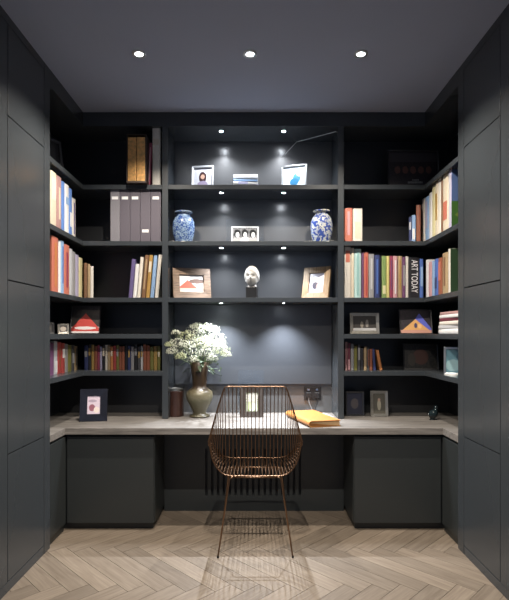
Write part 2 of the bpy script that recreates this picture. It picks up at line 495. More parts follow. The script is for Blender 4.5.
def back_row(specs, zs, where, group, i0=0, ysp=3.685, rz=0):
    """specs: (x0, x1, ytop, colour[, band[, lean_deg]]) in photo px; spines to the room"""
    for i, sp in enumerate(specs):
        x0, x1, yt, c = sp[:4]
        band = sp[4] if len(sp) > 4 else None
        lean = math.radians(sp[5]) if len(sp) > 5 else 0.
        yy = ysp + random.uniform(0, .012)
        X0, X1 = wx(x0, yy), wx(x1, yy)
        h = wz(yt, yy) - zs
        w = (X1 - X0) * .97
        if lean: w = (X1 - X0) * .9
        book(((X0 + X1) / 2, yy, zs), rz, w, h, min(.22, YB - yy - .015, h * .8 + .02), c, lean, label=lab(c, i + i0, where), group=group, band=band)

def side_row(specs, zs, s, where, group, i0=0, setback=.02):
    for i, sp in enumerate(specs):
        x0, x1, yt, c = sp[:4]
        band = sp[4] if len(sp) > 4 else None
        Xp = XS + setback + random.uniform(0, .008)
        Ya, Yb = sorted((F * Xp / abs(CX - x0), F * Xp / abs(CX - x1)))
        Ym = (Ya + Yb) / 2
        h = wz(yt, Ym) - zs
        book((s * Xp, Ym, zs), PI / 2 if s < 0 else -PI / 2, (Yb - Ya) * .97, h, min(.23, XO - Xp - .02, h * .8 + .02), c,
             label=lab(c, i + i0, where), group=group, band=band)

# left return
g = 'books on the left return shelves'
side_row([(51.2, 57, 172, 'cream', ('ivory', .5, .9)), (57.4, 62, 177, 'dusty_pink', ('cream', .2, .8)), (62.2, 65.2, 182, 'bright_blue'), (65.4, 69.5, 185, 'white', ('sky_blue', .6, .75)),
          (69.7, 72.6, 189, 'bright_blue', ('white', .2, .5)), (72.8, 76.2, 199, 'ivory', ('purple', .1, .9))], SH[1], -1, 'on the second shelf of the left return', g)
rc = [(52.5, 59, 237, 'coral', ('orange', .1, .9)), (59.2, 61.3, 241, 'white'), (61.5, 64.5, 241, 'sky_blue', ('blue', .2, .9)), (64.7, 70, 245, 'coral', ('crimson', .15, .85)),
      (70.2, 73, 249, 'pale_grey'), (73.2, 76, 252, 'grey'), (76.2, 79.3, 255, 'lilac'), (79.5, 83, 258, 'pale_yellow')]
side_row(rc, SH[2], -1, 'on the third shelf of the left return', g)
back_row([(84, 87.5, 263, 'brown'), (87.7, 90.3, 264, 'tan'), (90.5, 93.5, 266, 'ivory')], SH[2], 'on the third shelf, at the left corner', 'books at the left corner', 8, 3.69, .40)
re = [(50.8, 54.5, 343, 'plum'), (54.7, 58, 341, 'pale_grey', ('white', .05, .4)), (58.2, 62, 342, 'red', ('rust', .2, .8)), (62.2, 65.4, 343, 'red', ('white', .5, .8)),
      (65.6, 68.5, 344, 'grey'), (68.7, 72, 345, 'olive'), (72.2, 75, 345, 'dark_grey', ('grey', .3, .7)), (75.2, 78, 346, 'tan', ('dark_grey', .2, .9))]
side_row(re, SH[4], -1, 'on the fifth shelf of the left return', g, setback=.085)
# left bay
g = 'books on the left bay shelves'
cs = ['navy', 'charcoal', 'gold', 'rust', 'crimson', 'lilac', 'black', 'ivory', 'tan', 'orange', 'red', 'olive', 'rust', 'rust', 'black', 'navy', 'grey', 'black', 'dark_grey', 'pale_grey', 'rust', 'rust', 'olive', 'gold', 'olive']
x = 84.; sp = []
ws = [4, 3, 3, 3, 2.6, 2.2, 3, 2.2, 2.8, 2.8, 3, 2.8, 2.6, 3, 2.8, 3.2, 3.2, 3.5, 3, 2.4, 3.2, 3.6, 3.6, 3.6, 3.2]
k = (160.5 - 84) / sum(ws)
for c, w in zip(cs, ws):
    sp.append((x, x + w * k - .15, 345 + random.uniform(-.6, 2.), c, (random.choice(['cream', 'gold', 'grey', 'ochre']), random.uniform(.5, .6), random.uniform(.7, .9)) if random.random() < .5 else None)); x += w * k
back_row(sp, SH[4], 'on the fifth shelf, left bay', g, ysp=3.78)
back_row([(128, 132.2, 259, 'purple', None, 5), (132.4, 136.4, 264, 'white', None, 5), (136.6, 140.2, 257, 'ivory', None, 5), (141, 145.2, 255, 'brown', ('tan', .2, .9), 5), (145.4, 149.4, 255, 'ochre', ('cream', .6, .85), 5),
          (149.8, 154, 255, 'sky_blue', None, 5), (154.4, 158.4, 254.5, 'ivory', None, 5)], SH[2], 'in the leaning row, left bay third shelf', g, ysp=3.69)
back_row([(146.6, 150.2, 143, 'crimson', ('pink', .1, .9), 3.), (152.2, 160.4, 127, 'ivory', ('cream', .7, .8))], SH[0], 'on the top shelf of the left bay', g)

# gilded volumes in their dark slipcase
zs = SH[0]; yy = 3.60
X0, X1 = wx(126.5, yy), wx(146, yy); h = wz(134, yy) - zs
r = empty('book_slipcase', ((X0 + X1) / 2, yy, zs)); hw = (X1 - X0) / 2
tag(r, 'dark slipcase holding two gilded volumes, jutting over the top left shelf', 'slipcase')
bm = bmesh.new()
box(bm, -hw, -hw + .006, 0, .25, 0, h); box(bm, hw - .006, hw, 0, .25, 0, h); box(bm, -hw + .006, hw - .006, 0, .25, h - .006, h)
box(bm, -hw + .006, hw - .006, 0, .25, 0, .012); box(bm, -hw + .006, hw - .006, .244, .25, .012, h - .006)
link('case', bm, mat('slipcase_card', (.03, .018, .012), .5), r)
mg = mat('gilt_cloth', (.85, .48, .18), .32, .8, var=.6, scale=45, bump=.3)
for sx in (-1, 1):
    cx = sx * (hw - .006) / 2
    v = link('gilded_book', B(cx - (hw - .007) / 2 + .001, cx + (hw - .007) / 2 - .001, .004, .2, .0125, h - .02), mg, bevel=.003)
    v.location = ((X0 + X1) / 2, yy, zs)
    tag(v, '%s of the two gilded volumes inside the dark slipcase' % ('left' if sx < 0 else 'right'), 'book', 'gilded volumes in the slipcase')

# grey magazine files
M_file = mat('file_cloth', (.085, .075, .095), .7, var=.35, scale=160, bump=.3)
M_file2 = mat('file_cloth_pale', (.17, .165, .185), .7, var=.35, scale=160, bump=.3)
xs = [110.2, 119.8, 130, 140.2, 150.6, 161]
for i in range(5):
    yy = 3.672
    X0, X1 = wx(xs[i], yy) + .0008, wx(xs[i + 1], yy) - .0008; h = wz(189.5, yy) - SH[1]
    o = link('box_file', B(-(X1 - X0) / 2, (X1 - X0) / 2, 0, .255, 0, h), M_file2 if i == 0 else M_file, loc=((X0 + X1) / 2, yy, SH[1]), bevel=.003)
    tag(o, '%sgrey cloth box file with white label, %s from the left on second shelf' % ('pale ' if i == 0 else ('dark ' if i != 3 else 'low-labelled '), ORD[i]), 'box file', 'box files on the second left shelf')
    zl = (wz(198, yy) if i != 3 else wz(231, yy)) - SH[1]
    link('label_holder', B(-.024, .024, -.002, .0005, zl - .011, zl + .011), M_white, o)

# right bay
g = 'books on the right bay shelves'
back_row([(344.8, 352.6, 208, 'coral', ('pink', .2, .9)), (353, 362.6, 208.5, 'ivory', ('cream', .1, .6))], SH[1], 'on the second shelf of the right bay', g)
rb = [(344.6, 351, 247, 'ivory', ('coral', .7, .93)), (351.2, 354.2, 248, 'cream'), (354.4, 361.4, 249, 'pale_teal', ('teal', .05, .95)), (361.9, 363.8, 253, 'plum'), (364, 368.6, 252, 'coral', ('red', .05, .9)),
      (368.8, 374.3, 254, 'grey', ('pale_grey', .2, .9)), (374.6, 380, 255, 'navy', ('blue', .1, .9)), (380.2, 381.6, 256, 'black'), (381.9, 386.6, 256, 'green', ('pale_yellow', .1, .3)), (386.8, 389.6, 256, 'yellow'),
      (389.8, 393.2, 256, 'crimson', ('plum', .2, .9)), (393.4, 397.6, 256, 'pink', ('white', .1, .9)), (397.9, 402.4, 256, 'tan', ('ochre', .2, .9)), (402.6, 405.6, 257, 'plum', ('grey', .3, .8)), (405.8, 408.6, 256.5, 'ivory'),
      (408.9, 419.6, 257.5, 'black'), (419.9, 423.6, 259, 'blue', ('sky_blue', .3, .8))]
back_row(rb, SH[2], 'in the third-shelf row of the right bay', g)
# lettering on the wide black spine
for ob in list(COL.objects):
    if ob.get('label', '').startswith('black book, sixteenth'): art = ob
art['label'] = 'wide black book lettered ART TODAY on its spine, third shelf of right bay'
def text_mesh(s, size, ext=.0004):
    cu = bpy.data.curves.new('t', 'FONT'); cu.body = s; cu.size = size; cu.extrude = ext; cu.align_x = 'CENTER'; cu.align_y = 'CENTER'
    to = bpy.data.objects.new('t', cu); COL.objects.link(to)
    dg = bpy.context.evaluated_depsgraph_get(); me = bpy.data.meshes.new_from_object(to.evaluated_get(dg))
    bpy.data.objects.remove(to); return me
me = text_mesh('ART TODAY', .068)
me.transform(Matrix.Rotation(PI / 2, 4, 'X')); me.transform(Matrix.Rotation(PI / 2, 4, 'Y'))
t = bpy.data.objects.new('lettering', me); COL.objects.link(t); me.materials.clear(); me.materials.append(M_white)
t.parent = art; t.location = (0, -.0004, .165)
t['label'] = 'white lettering'
zmin = min(v.co.z for v in me.vertices); zmax = max(v.co.z for v in me.vertices)
t.scale = (1, 1, .25 / (zmax - zmin)); 

rr = [(450.6, 447.6, 249, 'ivory'), (447.0, 441.8, 253, 'tan', ('brown', .2, .9)), (441.4, 437.6, 258, 'rust', ('coral', .4, .9)), (437.2, 434, 259, 'blue', ('navy', .2, .5)), (433.8, 431.4, 261, 'sky_blue'), (431.2, 428, 262, 'pink'), (427.8, 425.4, 260, 'white')]
side_row([(a, b, *rest) for a, b, *rest in reversed(rr)], SH[2], 1, 'on the third shelf of the right return', 'books on the right return shelves')
rr = [(408.6, 412, 217, 'grey'), ]
back_row([(408.8, 411.6, 217, 'navy', ('pale_grey', .5, .8)), (411.8, 415.6, 215, 'sky_blue', ('white', .1, .5)), (416, 420.4, 205, 'rust')], SH[1], 'at the right corner of the second shelf', 'books at the right corner', 0, 3.70, -.40)
side_row([(421.4, 424.4, 199, 'ivory'), (424.6, 428.4, 197, 'sky_blue', ('lilac', .3, .9)), (428.6, 431.4, 193, 'white'), (431.6, 434.6, 186, 'pale_yellow'), (434.8, 437.4, 183, 'cream', ('gold', .3, .8)), (437.6, 440.4, 179, 'ivory'),
          (440.6, 442, 177, 'brown'), (442.2, 447.8, 171, 'cream', ('coral', .2, .5)), (448, 451.6, 168.5, 'lilac', ('pale_grey', .1, .9))],
         SH[1], 1, 'on the second right return shelf', 'books on the right return shelves')
# landscape cover of the nearest book
for ob in list(COL.objects):
    if ob.get('label', '').startswith('lilac book, ninth'):
        ob['label'] = 'large book with a green landscape cover facing out, second right return shelf'
        m = picture('landscape_cover', (.08, .13, .28), [('b', 0, .08, 1, .1, (.05, .13, .03)), ('e', .02, .2, .05, .03, (.03, .05, .12)), ('e', -.03, .09, .06, .02, (.16, .22, .05))], .4)
        w = max(v.co.x for v in ob.data.vertices); hh = max(v.co.z for v in ob.data.vertices); dd = max(v.co.y for v in ob.data.vertices)
        # printed board on the side facing the room (local +x)
        bm = bmesh.new(); box(bm, -dd / 2, dd / 2 - .01, 0, .0012, .002, hh - .002)
        link('front_cover', bm, m, ob, loc=(w + .0003, dd / 2, 0), rot=(0, 0, PI / 2))
for ob in list(COL.objects):
    if ob.get('label', '').startswith('ivory book, seventh from the left on the third shelf of the right'):
        w = max(v.co.x for v in ob.data.vertices); hh = max(v.co.z for v in ob.data.vertices); dd = max(v.co.y for v in ob.data.vertices)
        ob['label'] = 'tall book with ivory spine and dark green cover, third right return shelf'
        link('front_cover', B(-dd / 2, dd / 2 - .004, 0, .0012, .001, hh - .001), cmat('dark_green'), ob, loc=(w + .0003, dd / 2, 0), rot=(0, 0, PI / 2))
# fifth shelf right bay
sp = [(345, 347.6, 342, 'dusty_pink', ('maroon', .2, .9)), (347.8, 350.6, 343, 'maroon', ('pink', .02, .4)), (350.8, 354, 344, 'grey'), (354.2, 357.4, 346, 'olive'), (357.6, 360.6, 345, 'dark_grey', ('grey', .4, .9)), (360.8, 363.6, 348, 'charcoal'),
      (364, 366.8, 347, 'tan'), (367, 369.6, 347.5, 'dark_grey', ('rust', .2, .9)), (369.8, 372.6, 349, 'rust'), (373.4, 376.4, 349, 'navy', None, -4)]
back_row(sp, SH[4], 'in the fifth-shelf row of the right bay', g, ysp=3.745)
back_row([(379.6, 382.8, 350, 'orange', None, -11)], SH[4], 'leaning on the right bay fifth shelf', g, 10, 3.745)

# stack of books lying on right return, fourth shelf
zz = SH[3]
for i, (c, th, w, dx) in enumerate([('white', .034, .37, 0), ('pale_grey', .026, .35, .004), ('ivory', .026, .34, .0), ('maroon', .022, .32, .006), ('white', .022, .35, .002), ('dusty_pink', .020, .31, .008)]):
    o = book((XS + .022 + dx, 3.265, zz), -PI / 2 + (.03 if i % 2 else -.02), th, w, .2, c, flat=True, label='%s book lying %s from the bottom in the right fourth-shelf stack' % (c.replace('_', ' '), ORD[i]), group='stacked books on the right fourth shelf')
    zz += th + .0004

# ------------------------------------------------------------------ picture frames
def frame(name, label, cat, loc, w, h, bd, t, fm, pm, rz=0., tilt=.12, mount=None, mb=.0, stand=True, group=None, glass_on=False, fname='frame'):
    """origin: bottom back edge. tilt leans the top away from the viewer"""
    r = empty(name, loc, (0, 0, rz)); tag(r, label, cat, group)
    R = (-tilt, 0, 0)
    hw = w / 2; bm = bmesh.new()
    O = [(-hw, 0), (hw, 0), (hw, h), (-hw, h)]; I = [(-hw + bd, bd), (hw - bd, bd), (hw - bd, h - bd), (-hw + bd, h - bd)]
    def ring(pts, y): return [bm.verts.new((x, y, z)) for x, z in pts]
    of, ob_, i_f, ib = ring(O, -t), ring(O, 0), ring(I, -t * .8), ring(I, 0)
    for i in range(4):
        j = (i + 1) % 4
        for q in ((of[i], of[j], i_f[j], i_f[i]), (of[i], ob_[i], ob_[j], of[j]), (i_f[i], i_f[j], ib[j], ib[i]), (ob_[i], ib[i], ib[j], ob_[j])):
            bm.faces.new(q)
    link(fname, bm, fm, r, rot=R, bevel=.001)
    c = bd - .0005
    yb = -t * .35
    mt = Matrix.Rotation(-tilt, 3, 'X')
    if mount:
        link('mount', B(-hw + c, hw - c, yb, yb + .0015, c, h - c), mount, r, rot=R)
        yb -= .0008
    c += mb
    cz = h / 2
    bm = B(-hw + c, hw - c, 0, .0008, c - cz, h - c - cz)
    link('photo', bm, pm, r, rot=R, loc=mt @ Vector((0, yb - .0004, cz)))
    if glass_on:
        link('glass_pane', B(-hw + bd, hw - bd, yb - .003, yb - .002, bd, h - bd), M_glass, r, rot=R)
    link('backing', B(-hw + bd * .5, hw - bd * .5, 0, .002, bd * .5, h - bd * .5), M_black, r, rot=R)
    if stand and tilt > 0:
        # easel leg from two thirds up to the surface
        zt = h * .7; p = mt @ Vector((0, .003, zt)); ln = p.z
        bm = bmesh.new(); d = p.y + h * .22
        vs = [(-.015, p.y, p.z), (.015, p.y, p.z), (.02, d, .0005), (-.02, d, .0005)]
        lo = [bm.verts.new(v) for v in vs]; hi = [bm.verts.new((v[0], v[1] + .003, v[2])) for v in vs]
        bm.faces.new(lo); bm.faces.new(hi[::-1])
        for i in range(4): bm.faces.new((lo[i], lo[(i + 1) % 4], hi[(i + 1) % 4], hi[i]))
        link('easel_leg', bm, M_black, r)
    return r

def pf(x0, x1, yt, Y, zs, **k):
    """size from photo px at depth Y"""
    return wx(x1, Y) - wx(x0, Y), wz(yt, Y) - zs, ((wx(x0, Y) + wx(x1, Y)) / 2, Y, zs)

skin = (.55, .33, .24); dk = (.02, .015, .015)
M_frame_w = mat('frame_white', (.75, .76, .78), .4)
M_frame_bk = mat('frame_black', (.02, .02, .022), .3)
M_frame_navy = mat('frame_navy_glass', (.02, .021, .030), .2, .3, var=.3)
M_driftwood = wood('frame_driftwood', (.06, .038, .025), (.22, .145, .095), 'X', 8, 10, .6)
M_tan = wood('frame_tan_wood', (.12, .075, .035), (.32, .205, .10), 'Z', 8, 10, .5)
M_pewter = mat('frame_pewter', (.33, .31, .27), .35, .8, var=.3, scale=80, bump=.3)

# centre bay, top shelf
w, h, loc = pf(191.5, 213.5, 165.5, 3.81, SH[0])
frame('photo_frame', 'small white-framed portrait at the left of the top centre shelf', 'picture frame', loc, w, h, .012, .014, M_frame_w,
      picture('portrait_photo', (.62, .62, .66), [('e', .0, .008, .03, .045, (.05, .02, .02)), ('e', .0, .012, .016, .02, skin), ('e', 0, -.05, .04, .03, (.3, .25, .35))], .3), rz=-.12, tilt=.10)
w, h, loc = pf(281, 307, 165, 3.81, SH[0])
r = frame('photo_frame', 'pale silver frame with a blue and white picture, right on the top centre shelf', 'picture frame', loc, w, h, .011, .014, M_silver,
      picture('blue_picture', (.62, .68, .74), [('e', .02, .0, .03, .04, (.06, .22, .45)), ('e', .0, -.03, .035, .03, (.03, .16, .30)), ('e', .04, .03, .02, .02, (.8, .8, .8)), ('e', -.05, .02, .03, .04, (.7, .72, .75))], .3, .35), rz=.0, tilt=.10)
r.rotation_euler = (0, 0, -.36)
# lying books, top shelf centre
zz = SH[0]; Y = 3.80
for i, (c, th, wd, bd_) in enumerate([('lilac', .048, .205, ('white', .1, .9)), ('ivory', .024, .19, ('lilac', .2, .6)), ('sky_blue', .014, .188, None), ('white', .040, .19, ('white', .1, .8))]):
    book((wx(245.5, Y), Y, zz), (-.02, .03, 0, -.03)[i], th, wd, .14, c, flat=True, band=bd_, label='%s book lying %s from the bottom in the top centre stack' % (c.replace('_', ' '), ORD[i]), group='stacked books on the top centre shelf')
    zz += th + .0004

# acrylic block with black and white photograph
w, h, loc = pf(226, 264, 218.5, 3.80, SH[1])
r = empty('acrylic_photo_block', loc); tag(r, 'clear acrylic stand holding a black and white photo of people, middle centre shelf', 'picture frame')
hw = w / 2
link('acrylic_block', B(-hw, hw, 0, .006, 0, h), M_glass, r, bevel=.001)
link('acrylic_foot', B(-hw, hw, -.05, -.0002, 0, .005), M_glass, r, bevel=.001)
ph = .135; pw_ = .205
link('photo_mount', B(-pw_ / 2 - .004, pw_ / 2 + .004, -.004, -.002, .0055, .0055 + ph), M_frame_w, r)
sh = []
for i, cx in enumerate((-.06, .0, .062)):
    sh += [('e', cx, -.04, .036, .03, (.35, .35, .35) if i != 1 else (.7, .7, .7)), ('e', cx, .012, .026, .034, (.01, .01, .01)), ('e', cx + .002, .002, .015, .022, (.6, .6, .6))]
link('photo', B(-pw_ / 2 + .004, pw_ / 2 - .004, -.0006, 0, -ph / 2 + .006, ph / 2 - .006), picture('monochrome_photo', (.12, .12, .12), sh, .3, base2=(.2, .2, .2)), r, loc=(0, -.0042, .0055 + ph / 2))

# lower centre shelf frames
w, h, loc = pf(173, 211, 268, 3.80, SH[2])
frame('photo_frame', 'wide driftwood frame with a red photo at the left of the lowest centre shelf', 'picture frame', loc, w, h, .052, .03, M_driftwood,
      picture('red_boat_photo', (.62, .60, .58), [('t', -.03, -.005, .08, .035, (.45, .10, .07)), ('e', .04, .02, .06, .02, (.12, .08, .07)), ('b', 0, -.05, .1, .012, (.55, .40, .36))], .3), rz=.34, tilt=.20)
w, h, loc = pf(302.5, 328.5, 266, 3.80, SH[2])
frame('photo_frame', 'tan wooden portrait frame at the right of the lowest centre shelf', 'picture frame', loc, w * 1.08, h, .048, .025, M_tan,
      picture('seaside_photo', (.50, .48, .55), [('e', -.012, .03, .025, .03, (.85, .85, .9)), ('e', -.01, -.02, .025, .03, (.03, .03, .06)), ('e', .02, -.03, .02, .03, (.45, .28, .28))], .2), rz=-.5, tilt=.25)

# bust
def bust():
    zs = SH[2]; Y = 3.75; loc = (wx(252, Y), Y, zs)
    r = empty('bust', loc, (0, 0, -.18)); tag(r, 'small white plaster head on a black plinth in the centre bay', 'sculpture')
    bh = .088
    link('plinth', B(-.042, .042, -.035, .035, 0, bh), M_black, r, bevel=.003)
    bm = bmesh.new(); bmesh.ops.create_uvsphere(bm, u_segments=48, v_segments=36, radius=1)
    ph = M_ph = mat('plaster', (.36, .355, .34), .6, var=.05, bump=.1)
    def g(a, b, s): return math.exp(-((a) ** 2 + (b) ** 2) / (s * s))
    for v in bm.verts:
        x, y, z = v.co
        X = x * .051; Yy = y * .062; Z = z * .075
        # jaw narrowing
        k = max(0, -z)
        X *= (1 - .14 * k ** 1.3) * (1 + .22 * k * k); Yy *= 1 - .05 * k
        if y < 0:
            f = -y
            d = 0
            d += .024 * g(x * 1.0, (z + .12) * .55, .15)        # nose
            d += .007 * g(x * .8, (z + .88) * 1., .22)           # chin
            d -= .017 * (g((x - .36) * .8, (z - .04) * 1.25, .19) + g((x + .36) * .8, (z - .04) * 1.25, .19))   # sockets
            d += .008 * g(x * .35, z - .28, .12)                 # brow
            d += .008 * g(x * .6, z + .48, .09)                  # lips
            d -= .004 * g(x * .6, z + .36, .06)
            Yy -= d * f
        # curled hair cap
        if z > .22 + .35 * (-y) - .55 * x * x or (y > 0 and z > -.5):
            s = 1.12 + .04 * math.sin(x * 22) * math.sin(z * 19 + y * 17)
            X *= s; Yy *= s; Z *= s
        v.co = (X, Yy, Z)
    bmesh.ops.translate(bm, verts=bm.verts, vec=(0, -.002, bh + .079))
    # neck with truncated chest
    seg = 28; rings = []
    for z, rx, ry, cy in ((bh + .0005, .038, .030, .006), (bh + .010, .034, .028, .006), (bh + .022, .030, .028, .008), (bh + .045, .029, .029, .012), (bh + .065, .026, .028, .012)):
        rings.append([bm.verts.new((rx * math.cos(2 * PI * i / seg), cy + ry * math.sin(2 * PI * i / seg), z)) for i in range(seg)])
    for a, b in zip(rings, rings[1:]):
        for i in range(seg): bm.faces.new((a[i], a[(i + 1) % seg], b[(i + 1) % seg], b[i]))
    bm.faces.new(rings[0][::-1]); bm.faces.new(rings[-1])
    for s in (-1, 1):   # ears
        e = bmesh.ops.create_uvsphere(bm, u_segments=12, v_segments=8, radius=1)['verts']
        for v in e: v.co = Vector((s * .047 + v.co.x * .006, v.co.y * .010 + .004, bh + .078 + v.co.z * .017))
    link('head', bm, ph, r, smooth=True)
bust()

# ginger jars
def jar(px, label, blue, base2, scale, top):
    Y = 3.77; zs = SH[1]; hw = 11.2 * Y / F; h = wz(top, Y) - zs
    m = bpy.data.materials.new('blue_white_porcelain'); nt, N, L, b = nodes_of(m)
    tc = N.new('ShaderNodeTexCoord'); v = N.new('ShaderNodeTexVoronoi'); v.inputs['Scale'].default_value = scale
    no = N.new('ShaderNodeTexNoise'); no.inputs['Scale'].default_value = scale * .8; no.inputs['Detail'].default_value = 5; no.inputs['Distortion'].default_value = 1.5
    L.new(tc.outputs['Object'], no.inputs['Vector']); L.new(no.outputs['Color'], v.inputs['Vector'])
    v.inputs['Scale'].default_value = 9
    cr = N.new('ShaderNodeValToRGB'); cr.color_ramp.interpolation = 'CONSTANT'; base2 = tuple(v * .7 for v in base2)
    cr.color_ramp.elements[0].color = (*blue, 1); cr.color_ramp.elements[0].position = 0
    cr.color_ramp.elements[1].color = (*base2, 1); cr.color_ramp.elements[1].position = .50
    e = cr.color_ramp.elements.new(.58); e.color = (.12, .20, .42, 1)
    e = cr.color_ramp.elements.new(.63); e.color = (*base2, 1)
    L.new(no.outputs['Fac'], cr.inputs[0]); L.new(cr.outputs[0], b.inputs['Base Color'])
    b.inputs['Roughness'].default_value = .2; b.inputs['Coat Weight'].default_value = .6
    R = hw; prof = [(.72, 0), (.74, .02), (.80, .10), (.95, .30), (1., .50), (.97, .66), (.84, .78), (.64, .86), (.56, .90), (.60, .935), (.78, .955), (.79, .99), (.76, 1.), (.55, .99), (.5, .9), (.02, .88)]
    bm = bmesh.new(); lathe(bm, [(a * R, z * h) for a, z in prof], 48)
    o = link('ginger_jar', bm, m, loc=(wx(px, Y), Y, zs), smooth=True)
    tag(o, label, 'jar')
jar(183.6, 'blue patterned porcelain jar at the left of the middle centre shelf', (.025, .06, .20), (.33, .44, .50), 70, 212)
jar(321.6, 'blue and white flowered porcelain jar at the right of the middle centre shelf', (.03, .06, .24), (.70, .70, .56), 38, 211)

# pale tube added for a streak of reflected light, top of centre bay
bm = bmesh.new()
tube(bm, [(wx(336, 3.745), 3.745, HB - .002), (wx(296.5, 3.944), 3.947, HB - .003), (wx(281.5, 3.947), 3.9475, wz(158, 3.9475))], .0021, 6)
o = link('light_streak', bm, M_white); tag(o, 'added pale streak of reflected light across the top right corner of the centre bay', 'light_streak')

# left bay, fourth shelf
w, h, loc = pf(58.5, 68.5, 324, 3.42, SH[3])
frame('photo_frame', 'tiny pewter frame on the left return, fourth shelf', 'picture frame', (-1.345, 3.42, SH[3]), .075, .07, .013, .01, M_pewter,
      picture('tiny_photo', (.10, .09, .09), [('e', 0, 0, .02, .018, (.4, .35, .3))], .3), rz=.55, tilt=.1)
frame('photo_frame', 'dark little frame hidden beside the cupboard, fourth shelf of the left return', 'picture frame', (-1.35, 3.17, SH[3]), .09, .075, .01, .01, M_frame_bk,
      picture('dim_photo', (.04, .04, .04), [('e', 0, 0, .02, .02, (.2, .16, .12))], .3), rz=.9, tilt=.1)
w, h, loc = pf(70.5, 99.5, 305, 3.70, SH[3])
r = frame('framed_picture', 'dark picture with a painted red triangle of light, left corner of the fourth shelf', 'picture', loc, w, h, .006, .012, M_frame_bk,
      picture('red_light_patch_art', (.035, .03, .03), [('b', 0, -.085, .12, .03, (.70, .66, .66)), ('t', .0, -.02, .125, .07, (.52, .07, .06)), ('e', .0, -.065, .08, .012, (.75, .7, .7))], .45, base2=(.05, .045, .04)), rz=.06, tilt=.2)  # triangle of light on the red and white cover, painted into its colours
# top left dark frame on the return
frame('photo_frame', 'dark frame leaning in the shadow of the top left return shelf', 'picture frame', (-1.42, 3.3, SH[0]), .30, .24, .02, .015, M_frame_bk,
      picture('shadow_photo', (.012, .012, .014), [('b', 0, 0, .1, .07, (.03, .03, .03))], .3), rz=1.1, tilt=.15)
# desk left frame
w, h, loc = pf(81, 106.5, 386, 3.66, DESK)
frame('photo_frame', 'navy glass frame with a pale portrait at the left end of the worktop', 'picture frame', (wx(93.5, 3.56), 3.56, DESK), .195, .235, .052, .014, M_frame_navy,
      picture('pale_portrait', (.66, .56, .66), [('e', -.012, -.02, .022, .025, (.30, .12, .16)), ('e', .02, -.035, .02, .022, (.80, .70, .66)), ('e', -.01, .03, .03, .01, (.4, .33, .42))], .3), rz=.16, tilt=.16)

# right bay
w, h, loc = pf(388, 439, 149, 3.72, SH[0])
r = frame('framed_picture', 'large dark group portrait standing in the corner of the top right shelf', 'picture', loc, w, h, .008, .02, M_frame_bk,
      picture('dark_group_art', (.020, .016, .018), [('b', 0, .09, .18, .035, (.035, .03, .035))] + [('e', cx, -.01, .022, .03, (.10, .045, .035)) for cx in (-.12, -.06, 0, .06, .12)], .5, base2=(.012, .01, .014)), rz=0, tilt=.12)
mt = Matrix.Rotation(-.12, 3, 'X')
bm = bmesh.new()
random.seed(3)
for row, (z, x0, x1, hh) in enumerate(((.050, -.01, .035, .012), (.028, -.045, .065, .018))):
    x = x0
    while x < x1:
        box(bm, x, x + .007, -.001, 0, z, z + hh * random.uniform(.8, 1)); x += .0105
link('lettering', bm, mat('faded_lettering', (.22, .22, .21), .6), r, rot=(-.12, 0, 0), loc=mt @ Vector((0, -.0095, 0)))
w, h, loc = pf(350, 379, 313, 3.74, SH[3])
frame('photo_frame', 'silver landscape photo frame on the fourth shelf of the right bay', 'picture frame', loc, w, h, .024, .016, M_pewter,
      picture('evening_photo', (.05, .045, .04), [('e', -.02, -.01, .012, .025, (.25, .22, .18)), ('e', .02, 0, .012, .03, (.22, .2, .18)), ('b', 0, -.045, .1, .01, (.4, .4, .4))], .2), rz=.0, tilt=.1)
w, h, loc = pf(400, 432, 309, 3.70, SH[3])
r = frame('framed_picture', 'picture with painted orange and blue triangles of light, right corner of the fourth shelf', 'picture', loc, w, h, .006, .012, M_frame_bk,
      picture('orange_light_patch_art', (.02, .018, .02), [('t', .03, -.005, .10, .07, (.10, .12, .50)), ('t', .0, -.04, .14, .06, (.62, .34, .12)), ('e', -.0, -.03, .012, .02, (.06, .05, .12)), ('e', .03, -.035, .014, .018, (.75, .45, .2)), ('b', 0, -.085, .12, .02, (.50, .26, .20))], .45, base2=(.03, .02, .03)), rz=-.06, tilt=.2)  # lit triangles are painted in, with the shaded rest near black
frame('framed_picture', 'very dark framed picture on the fifth shelf, right corner', 'picture', (wx(421, 3.76), 3.76, SH[4]), .27, .205, .01, .015, M_frame_bk,
      picture('murky_art', (.016, .016, .016), [('e', 0, 0, .06, .06, (.06, .03, .025)), ('e', -.07, -.02, .03, .05, (.04, .035, .03))], .5, base2=(.03, .028, .025)), tilt=.12)
w, h = .17, .20
frame('photo_frame', 'silver-edged frame with a teal picture on the fifth right return shelf', 'picture frame', (1.385, 3.32, SH[4]), .16, .19, .014, .012, M_silver,
      picture('teal_picture', (.10, .20, .24), [('e', -.02, -.03, .05, .04, (.22, .34, .36)), ('e', .03, .03, .03, .03, (.05, .1, .14))], .15), rz=-.42, tilt=.12)
w, h, loc = pf(345.5, 364, 391.5, 3.80, DESK)
frame('photo_frame', 'black frame with a dim photo on the worktop beside the right upright', 'picture frame', loc, w, h, .014, .014, M_frame_bk,
      picture('dim_blue_photo', (.022, .022, .035), [('e', 0, 0, .03, .04, (.07, .06, .06))], .3), tilt=.1)
w, h, loc = pf(370.5, 388, 391, 3.76, DESK)
frame('photo_frame', 'silver portrait frame on the worktop in the right bay', 'picture frame', loc, w, h, .022, .014, M_pewter,
      picture('garden_portrait', (.08, .075, .06), [('e', 0, -.01, .015, .04, (.3, .28, .22)), ('e', .0, .03, .01, .012, (.35, .25, .2))], .3), tilt=.1)

